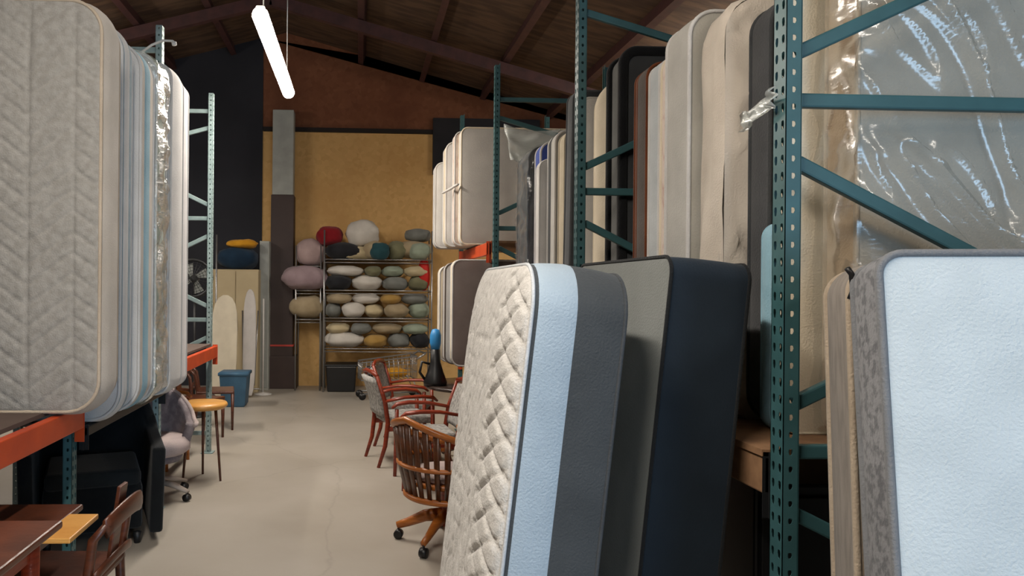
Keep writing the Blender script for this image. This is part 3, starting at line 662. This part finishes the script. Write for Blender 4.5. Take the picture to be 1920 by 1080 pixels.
# black tub armchair at the left
def tub_chair(label, loc, rz):
    """sitter looks to local -y"""
    t = thing('tub_armchair', label, 'chair', loc, rz)
    # shell: back and side wings in one rounded sheet, wings lower at the front
    vs = []; path = []
    for i in range(9): path.append((-.34, -.36+.60*i/8))
    for i in range(1, 10): a = R(180-90*i/9); path.append((-.22+.12*math.cos(a), .24+.12*math.sin(a)))
    for i in range(1, 9): path.append((-.22+.44*i/8, .36))
    for i in range(1, 10): a = R(90-90*i/9); path.append((.22+.12*math.cos(a), .24+.12*math.sin(a)))
    for i in range(1, 9): path.append((.34, .24-.60*i/8))
    N = len(path); K = 8
    for i, (x, y) in enumerate(path):
        q = (y+.36)/.72; top = .63+.04*q+.27*max(0, min(1, (q-.8)/.2))**1.2+(.02*math.cos(x*4) if q > .9 else 0)
        fl = 1.0
        for k in range(K+1): z = .07+(top-.07)*k/K; vs.append((x*(1+.05*k/K), y+(.04*(k/K)**2 if y > .2 else 0), z))
    MB().add(vs, [(i*(K+1)+k, (i+1)*(K+1)+k, (i+1)*(K+1)+k+1, i*(K+1)+k+1) for i in range(N-1) for k in range(K)], True).build('shell', m_blackfab, t, solid=.085, bevel=.02)
    MB().box((0, -.03, .25), (.60, .60, .30)).build('seat_base', m_blackfab, t, bevel=.03)
    MB().box((0, -.04, .44), (.58, .60, .11)).build('seat_cushion', fb('#202426', '#191c1e'), t, bevel=.035, seg=3)
    for sx in (-1, 1):
        for sy in (-1, 1): MB().lathe([(.001, 0), (.02, 0), (.028, .07), (.001, .08)], 12, (sx*.27, sy*.27-.02, 0)).build('foot', m_darkmetal, t)
    return t
p = at(232, 1010, 5.15)
tub_chair('black upholstered tub armchair under the left rack, beside the punched post', (p.x-.20, 5.12, 0), R(20))

# grey barrel chair on a pale swivel base
def barrel_chair(label, loc, rz):
    t = thing('swivel_armchair', label, 'chair', loc, rz)
    vs = []; A = [-35+250*i/28 for i in range(29)]; K = 8
    for a in A:
        q = max(0, math.sin(R(a))); top = .58+.30*q**.8
        for k in range(K+1):
            z = .40+(top-.40)*k/K; r = .27+.05*k/K; vs.append((r*math.cos(R(a)), r*.95*math.sin(R(a)), z))
    MB().add(vs, [(i*(K+1)+k, (i+1)*(K+1)+k, (i+1)*(K+1)+k+1, i*(K+1)+k+1) for i in range(28) for k in range(K)], True).build('barrel_back', m_greyfab, t, solid=.07)
    MB().tube([(.325*math.cos(R(a)), .31*math.sin(R(a)), .58+.30*max(0, math.sin(R(a)))**.8) for a in A], .02, 8).build('piping', fb('#a89a96', '#988a86'), t)
    MB().lathe([(.001, .36), (.24, .36), (.28, .39), (.28, .45), (.24, .49), (.001, .50)], 28).build('seat', m_pinkfab, t)
    MB().lathe([(.001, .30), (.2, .30), (.22, .33), (.2, .36), (.001, .36)], 20).build('seat_plate', m_greyfab, t)
    MB().tube([(0, 0, .1), (0, 0, .31)], .03, 12).build('post', m_blackpl, t)
    for k in range(5):
        a = R(72*k+20); l = MB().tube([(0, 0, .14), (.17*math.cos(a), .17*math.sin(a), .12), (.31*math.cos(a), .31*math.sin(a), .075)], [.034, .03, .022], 8, sx=1.2, sz=.7).build('leg', mat_pale, t)
        c = Vector((.30*math.cos(a), .30*math.sin(a), .03)); wv = Vector((-math.sin(a), math.cos(a), 0))*.022
        MB().tube([c-wv, c+wv], .029, 12).tube([c, c+Vector((0, 0, .05))], .008, 6).build('caster', m_blackpl, l)
    return t
mat_pale = mat('pale_beige_plastic', '#9c9086', rough=.45)
p = at(325, 940, 5.95)
barrel_chair('mauve-grey barrel armchair on a pale five-star swivel base under the left rack', (p.x-.16, 5.98, 0), R(32))

# wooden side chair at the lower left, seen from behind
def side_chair(label, loc, rz, mw=m_walnut, h=.86, group=None):
    t = thing('wooden_chair', label, 'chair', loc, rz, group=group)
    for s in (-1, 1):
        MB().tube([(-.25, s*.19, 0), (-.21, s*.19, .25), (-.2, s*.19, .45), (-.23, s*.2, .65), (-.29, s*.2, h)], [.015, .02, .022, .02, .016], 8).build('rear_leg', mw, t)
        MB().tube([(.2, s*.2, 0), (.2, s*.2, .43)], [.014, .022], 8).build('front_leg', mw, t)
    MB().box((0, 0, .445), (.44, .44, .035)).build('seat', mw, t, bevel=.012)
    tr = [(-.285-.02*(1-(u/5)**2), .042*u, h-.02+.03*(1-(u/5)**2)) for u in range(-5, 6)]
    MB().tube(tr, .03, 10, sx=.45, sz=1.5).build('top_rail', mw, t)
    MB().tube([(x+.045, y, z-.2) for x, y, z in tr], .018, 8, sx=.5, sz=1.2).build('back_rail', mw, t)
    MB().box((-.255, 0, .66), (.018, .09, .34), Matrix.Rotation(R(-8), 3, 'Y')).build('back_splat', mw, t, bevel=.004)
    return t
p = at(215, 1040, 3.3)
SC = side_chair('dark wooden chair with curved top rail at the lower left, before the black armchair', (-1.30, 3.27, 0), R(178), h=.72)
dup(SC, (-1.78, 8.25, 0), R(-20), 'reddish wooden chair beyond the last left rack post, nearer of the pair')
dup(SC, (-1.72, 8.95, 0), R(10), 'reddish wooden chair beyond the last left rack post, farther of the pair')
side = guest_chair('brown wooden armchair between the side table and the last left rack post', (-1.95, 7.1, 0), R(-10), mw=m_oak, mf=m_walnut)

# tables at the lower left
def rect_table(label, loc, rz, sx, sy, h, mt, ml, leaf=None, inset=.08):
    t = thing('wooden_table', label, 'table', loc, rz)
    MB().box((0, 0, h-.014), (sx, sy, .028)).build('tabletop', mt, t, bevel=.008)
    MB().box((0, 0, h-.07), (sx-.14, sy-.14, .09)).build('apron', ml, t, bevel=.004)
    for a in (-1, 1):
        for b_ in (-1, 1): MB().tube([(a*(sx/2-inset), b_*(sy/2-.08), 0), (a*(sx/2-inset), b_*(sy/2-.08), h-.03)], [.02, .032], 10).build('leg', ml, t)
    if leaf: MB().box((sx/2+leaf/2-.01, -.05, h-.012), (leaf, sy*.62, .022)).build('extension_leaf', m_pine, t, bevel=.004)
    return t
p = at(105, 975, 3.15)
rect_table('walnut table with a pale pull-out leaf at the lower left edge', (p.x-.62, 3.2, 0), R(0), 1.24, .52, at(100, 985, 3.15).z, m_walnut, m_walnut, leaf=.13, inset=.36)
p = at(108, 1010, 2.6)
rect_table('lower reddish wooden table cut off by the bottom left corner', (p.x-.48, 2.45, 0), R(0), .92, .5, at(60, 1020, 2.45).z, m_walnut, m_mahog)

# ------------------------------------------------------------------ things along the back wall
# cream wardrobe with bags on top
w0, w1 = at(398, 600, 11.9), at(484, 600, 11.9); zt = at(440, 505, 11.9).z
t = thing('wardrobe', 'tall cream wardrobe at the back left of the hall', 'wardrobe', ((w0.x+w1.x)/2, 12.2, 0)); ww = w1.x-w0.x
MB().box((0, 0, zt/2), (ww, .55, zt)).build('body', m_cream, t, bevel=.006)
for s in (-1, 1):
    dd = MB().box((s*ww/4, -.285, zt/2+.02), (ww/2-.012, .02, zt-.1)).build('door', m_cream, t, bevel=.004)
    MB().tube([(s*.03, -.31, 1.0), (s*.03, -.31, 1.14)], .008, 8).build('handle', m_steel, dd)
def pillow_mesh(sx, sy, sz, seed=0, n=18):
    vs = []; nl = n; no_ = 12
    for j in range(no_+1):
        ph = -PI/2+PI*j/no_
        for i in range(nl):
            th = 2*PI*i/nl; c, s = math.cos(th), math.sin(th)
            k = (abs(c)**2.6+abs(s)**2.6)**(-1/2.6)
            rr_ = math.copysign(abs(math.cos(ph))**.55, 1); x, y, z = k*c*rr_, k*s*rr_, math.sin(ph)*(1-.25*rr_**4)
            q = 1+.14*noise.noise((x*1.6+seed, y*1.6, z*1.6+seed))+.05*noise.noise((x*4+seed, y*4, z*4))
            vs.append((x*sx/2*q, y*sy/2*q, (z*q+1)*sz/2))
    return MB().add(vs, [(j*nl+i, j*nl+(i+1) % nl, (j+1)*nl+(i+1) % nl, (j+1)*nl+i) for j in range(no_) for i in range(nl)], True)
def soft(name, label, cat, loc, size, m, seed=0, rz=0, tilt=0, group=None):
    o = pillow_mesh(*size, seed).build(name, m); o.location = loc; o.rotation_euler = (tilt, 0, rz); return tag(o, label, cat, group)
xc = (w0.x+w1.x)/2
soft('duffel_bag', 'navy blue bag lying on top of the cream wardrobe', 'bag', (xc, 12.1, zt), (.66, .45, .36), m_navyfab, 3)
soft('cloth_bundle', 'yellow cloth bundle on top of the navy bag', 'cloth', (xc+.08, 12.05, zt+.34), (.50, .32, .15), m_yellow, 9)
# ironing boards
def ironing_board(label, px, Y, pxw, pytop, mc, tilt, rz=0):
    b0 = at(px, 700, Y); z1 = at(px, pytop, Y).z; L = z1/math.cos(tilt)-.01; wd = pxw/F*Y
    t = thing('ironing_board', label, 'ironing board', (b0.x, Y, .03), rz, -tilt)
    prof = [(0, .5), (.05, .75), (.15, .92), (.35, 1), (.65, 1), (.82, .94), (.91, .8), (.97, .55), (1, 0.2)]
    pts = [(s*k*wd/2, q*L) for s, lst in ((1, prof), (-1, prof[::-1])) for q, k in lst]
    n_ = len(pts); vs = [(x, -.015, z) for x, z in pts]+[(x, .015, z) for x, z in pts]
    MB().add(vs, [list(range(n_)), [n_+i for i in range(n_)][::-1]]+[(i, n_+i, n_+(i+1) % n_, (i+1) % n_) for i in range(n_)]).build('board', mc, t, bevel=.008)
    for s in (-1, 1): MB().tube([(s*.08, .03, .15), (s*.12, .045, L*.8)], .011, 8).build('folded_leg', m_steel, t)
    MB().tube([(-.16, .05, .1), (.16, .05, .1)], .011, 8).build('foot_bar', m_steel, t)
    return t
ironing_board('cream ironing board standing folded before the wardrobe', 418, 11.2, 48, 556, m_ivory, R(6))
ironing_board('narrow white ironing board leaning at the right side of the wardrobe', 466, 11.35, 24, 545, fb('#bdb8b4', '#b0aba7'), R(4))
# blue bin
p = at(441, 722, 11.0)
t = thing('storage_bin', 'blue plastic bin on the floor before the ironing boards', 'bin', (at(441, 700, 10.6).x, 10.6, 0))
mb = MB(); wv = .40
mb.lathe([(.001, .0), (.20, .0), (.23, .03), (.27, .47), (.28, .49), (.27, .49), (.22, .05), (.001, .04)], 4).build('tub', m_blue, t, bevel=.02)
t.rotation_euler = (0, 0, R(45))
MB().lathe([(.268, .44), (.29, .445), (.292, .48), (.28, .49)], 4).build('rim', m_blue, t)
# grey locker column / metal poles between wardrobe and column
c0, c1 = at(487, 500, 12.2), at(505, 500, 12.2); zt = at(495, 452, 12.2).z
t = thing('metal_locker', 'narrow grey metal locker between the wardrobe and the brown column', 'locker', ((c0.x+c1.x)/2, 12.35, 0))
MB().box((0, 0, zt/2), (c1.x-c0.x, .35, zt)).build('body', m_galv, t, bevel=.006)
MB().box((0, -.18, zt/2), (c1.x-c0.x-.03, .01, zt-.08)).build('door', mat('locker_door', '#8f9390', rough=.5), t, bevel=.003)
def pole(label, px, Y, p0y, m=m_white, base=False):
    t = thing('metal_pole', label, 'pole', (at(px, 600, Y).x, Y, 0)); z1 = at(px, p0y, Y).z
    MB().tube([(0, 0, .02), (0, 0, z1)], .014, 8).build('shaft', m, t)
    MB().lathe([(.001, 0), (.14, 0), (.14, .012), (.03, .03), (.001, .04)], 20).build('foot', m, t)
pole('thin grey pole standing at the left of the cream wardrobe', 405, 11.55, 440, m_steel)
pole('white pole on a round foot before the grey metal locker', 494, 11.7, 560)
# pedestal fan behind the last left frame
p = at(371, 522, 9.7)
t = thing('pedestal_fan', 'dark pedestal fan with a round grey guard behind the last left rack frame', 'fan', (p.x-.05, 9.75, 0))
MB().lathe([(.001, 0), (.2, 0), (.2, .02), (.04, .05), (.001, .06)], 24).build('base', m_darkmetal, t)
MB().tube([(0, 0, .04), (0, 0, p.z-.05)], .018, 10).build('pole', m_darkmetal, t)
g = MB()
g.tube([(.24*math.cos(R(a)), -.1, p.z+.24*math.sin(R(a))) for a in range(0, 360, 15)], .022, 8, close=True)
for rad in (.06, .1, .14, .18, .21): g.tube([(rad*math.cos(R(a)), -.12+rad*.08, p.z+rad*math.sin(R(a))) for a in range(0, 360, 20)], .003, 5, close=True)
for a in range(0, 180, 15): g.tube([(.24*math.cos(R(a)), -.105, p.z+.24*math.sin(R(a))), (0, -.125, p.z), (-.24*math.cos(R(a)), -.105, p.z-.24*math.sin(R(a)))], .003, 5)
g.build('guard', m_darkmetal, t)
for k in range(4):
    a = R(90*k+20); ca, sa = math.cos(a), math.sin(a)
    vs = [(.03*ca, -.06, p.z+.03*sa), (.2*math.cos(a-.3), -.05, p.z+.2*math.sin(a-.3)), (.21*math.cos(a+.35), -.08, p.z+.21*math.sin(a+.35)), (.05*math.cos(a+.8), -.07, p.z+.05*math.sin(a+.8))]
    MB().add(vs, [(0, 1, 2, 3)]).build('blade', m_galv, t, solid=.004)
MB().lathe([(.001, -.08), (.05, -.08), (.06, .02), (.03, .08), (.001, .09)], 16).build('motor', m_darkmetal, t).matrix_local = Matrix.Translation((0, -.02, p.z)) @ Matrix.Rotation(R(90), 4, 'X')

# wire shelving with pillows at the back
sy = 12.25; s0, s1 = at(606, 500, 11.95), at(812, 500, 11.95); sx0, sx1 = s0.x, s1.x; sd = .55
def wire_shelf(name, label, x0, x1, y, levels, H_):
    t = thing(name, label, 'shelving', ((x0+x1)/2, y, 0)); wd = x1-x0
    for a in (-1, 1):
        for b_ in (-1, 1): MB().tube([(a*(wd/2-.015), b_*(sd/2-.015), 0), (a*(wd/2-.015), b_*(sd/2-.015), H_)], .014, 8).build('post', m_steel, t)
    for z in levels:
        s_ = MB()
        for b_ in (-1, 1): s_.tube([(-wd/2+.01, b_*(sd/2-.01), z), (wd/2-.01, b_*(sd/2-.01), z)], .009, 6).tube([(-wd/2+.01, b_*(sd/2-.01), z-.05), (wd/2-.01, b_*(sd/2-.01), z-.05)], .007, 6)
        for i in range(24): x = -wd/2+.02+(wd-.04)*i/23; s_.box((x, 0, z), (.006, sd-.02, .006))
        for a in (-1, 1): s_.box((a*(wd/2-.015), 0, z-.02), (.012, sd-.03, .02))
        s_.build('wire_shelf', m_steel, t)
    return t
def zpx(py): return at(700, py, 12.0).z
LV = [zpx(y) for y in (654, 597, 545, 487)]; TOP = zpx(430)
wire_shelf('wire_shelving', 'wide grey wire shelving full of pillows at the back wall', sx0, sx1, sy, LV, TOP-.02)
cols = {'white': fb('#cfcac2', '#c0bbb3'), 'cream': fb('#c7b896', '#b8a987'), 'beige': fb('#a8987c', '#98886c'), 'mauve': fb('#a08c90', '#8f7b80'), 'grey': fb('#80827e', '#6f716d'),
        'dark grey': fb('#2b2c30', '#222327'), 'olive': fb('#7d7c62', '#6d6c52'), 'tan': fb('#b08e52', '#9f7d42'), 'teal': fb('#2c4e55', '#234249'), 'pink': fb('#b09a98', '#a18b89'), 'pale green': fb('#9aa594', '#8a9584')}
shelves = [(LV[0], 'bottom shelf', [('white', 72), ('tan', 44), ('grey', 42), ('dark grey', 36)], [('cream', 40), ('grey', 36), ('beige', 52), ('pale green', 44)]),
    (LV[1], 'second shelf', [('grey', 34), ('white', 48), ('cream', 40), ('beige', 50), ('pale green', 44)], [('beige', 46), ('white', 52), ('tan', 38), ('grey', 50)]),
    (LV[2], 'third shelf', [('dark grey', 50), ('white', 58), ('grey', 50), ('olive', 40)], [('white', 66), ('olive', 30), ('pale green', 40), ('cream', 44)]),
    (LV[3], 'top shelf', [('dark grey', 72), ('beige', 46), ('olive', 40), ('pale green', 44)], [])]
order = {0: 'leftmost', 1: 'second from the left', 2: 'third from the left', 3: 'fourth from the left'}
pix = 12.1/F; k = 0
for z, sh, lo, hi in shelves:
    for layer, items in ((0, lo), (1, hi)):
        if not items: continue
        tot = sum(i[1] for i in items); x = sx0+.02+.03*layer; sc = (sx1-sx0-.05-.05*layer)/tot
        for i, (cn, wp) in enumerate(items):
            k += 1; wd = wp*sc; hh = (27 if hi else 34)*pix*(1+.08*math.sin(k*2.1)) if not layer else 20*pix
            zz = z+.008 if not layer else z+.008+25.5*pix
            o_ = 'rightmost' if i == len(items)-1 else order[i]
            soft('pillow', '%s pillow, %s in the %s layer, %s of wire shelving' % (cn, o_, 'lower' if not layer else 'upper', sh), 'pillow', (x+wd/2, sy-.05+.05*math.sin(k*3), zz), (wd*1.0, .48, hh), cols[cn], k*1.7, rz=.12*math.sin(k*5))
            x += wd
# heap on top of the shelving
zt_ = LV[3]+.008
zb = zt_+34*pix
heap = [('cream', 668, 470, 100, 22, 'long cream cushion lying across the pile, under the white ball cushion'), ('beige', 770, 470, 80, 34, 'beige cushion on top of the wire shelving at its right end'),
        ('pale green', 735, 455, 44, 26, 'pale green cushion beside the teal one on top of the wire shelving'), ('grey', 785, 440, 44, 22, 'grey cushion highest on the right end of the shelving')]
yy = sy-.02
def topsoft(name, label, cat, px, pyb, wp, hp, m, seed, dy=0, d=.42):
    a = at(px, pyb, yy+dy); return soft(name, label, cat, (a.x, yy+dy, a.z), (wp*pix, d, hp*pix), m, seed)
topsoft('cushion', heap[0][5], 'cushion', 662, 487, 104, 26, cols['cream'], 1)
topsoft('cushion', heap[1][5], 'cushion', 774, 484, 74, 32, cols['beige'], 2)
topsoft('cushion', heap[3][5], 'cushion', 784, 453, 52, 24, cols['grey'], 3)
topsoft('ball_cushion', 'round white ball cushion on top of the pile', 'cushion', 680, 463, 66, 50, cols['white'], 4)
topsoft('ball_cushion', 'round dark red cushion on top of the pile', 'cushion', 617, 462, 50, 38, m_redfab, 5)
topsoft('cushion', 'dark teal cushion right of the white ball cushion', 'cushion', 712, 487, 38, 32, cols['teal'], 6, dy=-.22, d=.25)
# lower shelf unit left of it with mauve bundles
c0, c1 = at(553, 500, 12.1), at(603, 500, 12.1)
wire_shelf('wire_shelving', 'narrow wire shelving with mauve bundles beside the brown column', c0.x, c1.x, 12.4, [at(580, 598, 12.4).z, at(580, 545, 12.4).z, at(580, 500, 12.4).z], at(580, 462, 12.4).z)
yy = 12.3
topsoft('bundle', 'mauve bedding bundle bulging before the brown column', 'bedding', 572, 543, 92, 44, cols['mauve'], 7, dy=-.1, d=.5)
topsoft('bundle', 'pink bedding bundle highest on the narrow shelving', 'bedding', 582, 498, 56, 50, cols['pink'], 8)
topsoft('bundle', 'beige bedding bundle lowest on the narrow shelving', 'bedding', 576, 596, 66, 42, cols['beige'], 9, dy=-.05)
# black bin below the shelving
p0, p1 = atz(612, 722), atz(668, 722)
t = thing('crate', 'black box on the floor under the left end of the wire shelving', 'box', ((at(640, 700, 12.1).x), 12.2, 0))
MB().box((0, 0, .21), (.50, .48, .42), taper=.9).build('body', m_blackpl, t, bevel=.02)
MB().box((0, 0, .43), (.53, .5, .03)).build('lid', m_darkmetal, t, bevel=.01)
# shopping cart
def cart(label, loc, rz):
    t = thing('shopping_cart', label, 'cart', loc, rz); b = MB()
    def pt(u, v, q): return (-.42+.84*u, (-.24+.48*v)*(.8+.2*u), .30+.26*q+.10*u*q)
    for q in (0, .35, .7, 1):
        b.tube([pt(0, 0, q), pt(1, 0, q), pt(1, 1, q), pt(0, 1, q)], .006 if q not in (0, 1) else .011, 6, close=True, smooth=False)
    for i in range(13):
        u = i/12
        for v in (0, 1): b.tube([pt(u, v, 0), pt(u, v, 1)], .004, 5)
        b.tube([pt(u, 0, 0), pt(u, 1, 0)], .004, 5)
    for j in range(8):
        for u in (0, 1): b.tube([pt(u, j/7, 0), pt(u, j/7, 1)], .004, 5)
    b.build('basket', m_steel, t)
    MB().tube([(.42, -.24, .62), (.55, -.24, .70), (.55, .24, .70), (.42, .24, .62)], .016, 8).build('push_handle', m_steel, t)
    MB().tube([(-.4, -.17, .09), (.45, -.22, .12), (.36, -.22, .32)], .013, 8).tube([(-.4, .17, .09), (.45, .22, .12), (.36, .22, .32)], .013, 8).tube([(-.4, -.17, .09), (-.4, .17, .09)], .013, 8).tube([(.45, -.22, .12), (.45, .22, .12)], .013, 8).build('undercarriage', m_steel, t)
    for x, y in ((-.4, -.17), (-.4, .17), (.45, -.22), (.45, .22)): MB().tube([(x, y-.012, .055), (x, y+.012, .055)], .055, 14).build('wheel', m_blackpl, t)
    return t
p = atz(722, 735)
cart('grey wire shopping cart on the floor before the pillow shelving', (p.x, 11.35, 0), R(8))
soft('cloth_bundle', 'yellow cloth in the shopping cart', 'cloth', (p.x+.12, 11.33, .325), (.4, .3, .14), m_yellow, 12)
soft('bag', 'dark purple bag in the shopping cart', 'bag', (p.x-.22, 11.30, .325), (.28, .3, .17), fb('#33242c', '#281b22'), 14)
soft('cushion', 'bright red cushion standing at the right end of the wire shelving beside the white mattresses', 'cushion', (min(at(822, 500, 12.2).x, sx1-.13), 12.15, LV[2]+.01), (.20, .3, .52), mat('bright_red', '#c0180e', rough=.7), 15)

# black cabinet put in to darken the space below the nearest right bay
t = thing('cabinet', 'black cabinet added to darken the space under the nearest bay of the right rack', 'cabinet', (XR+.62, 2.95, 0))
MB().box((0, 0, .52), (.95, .9, 1.0)).build('body', m_blackpl, t, bevel=.01)
for s_ in (-1, 1):
    dd = MB().box((s_*.235, -.46, .52), (.45, .02, .92)).build('door', m_darkmetal, t, bevel=.004)
    MB().tube([(s_*.04, -.49, .6), (s_*.04, -.49, .72)], .008, 8).build('handle', m_steel, dd)
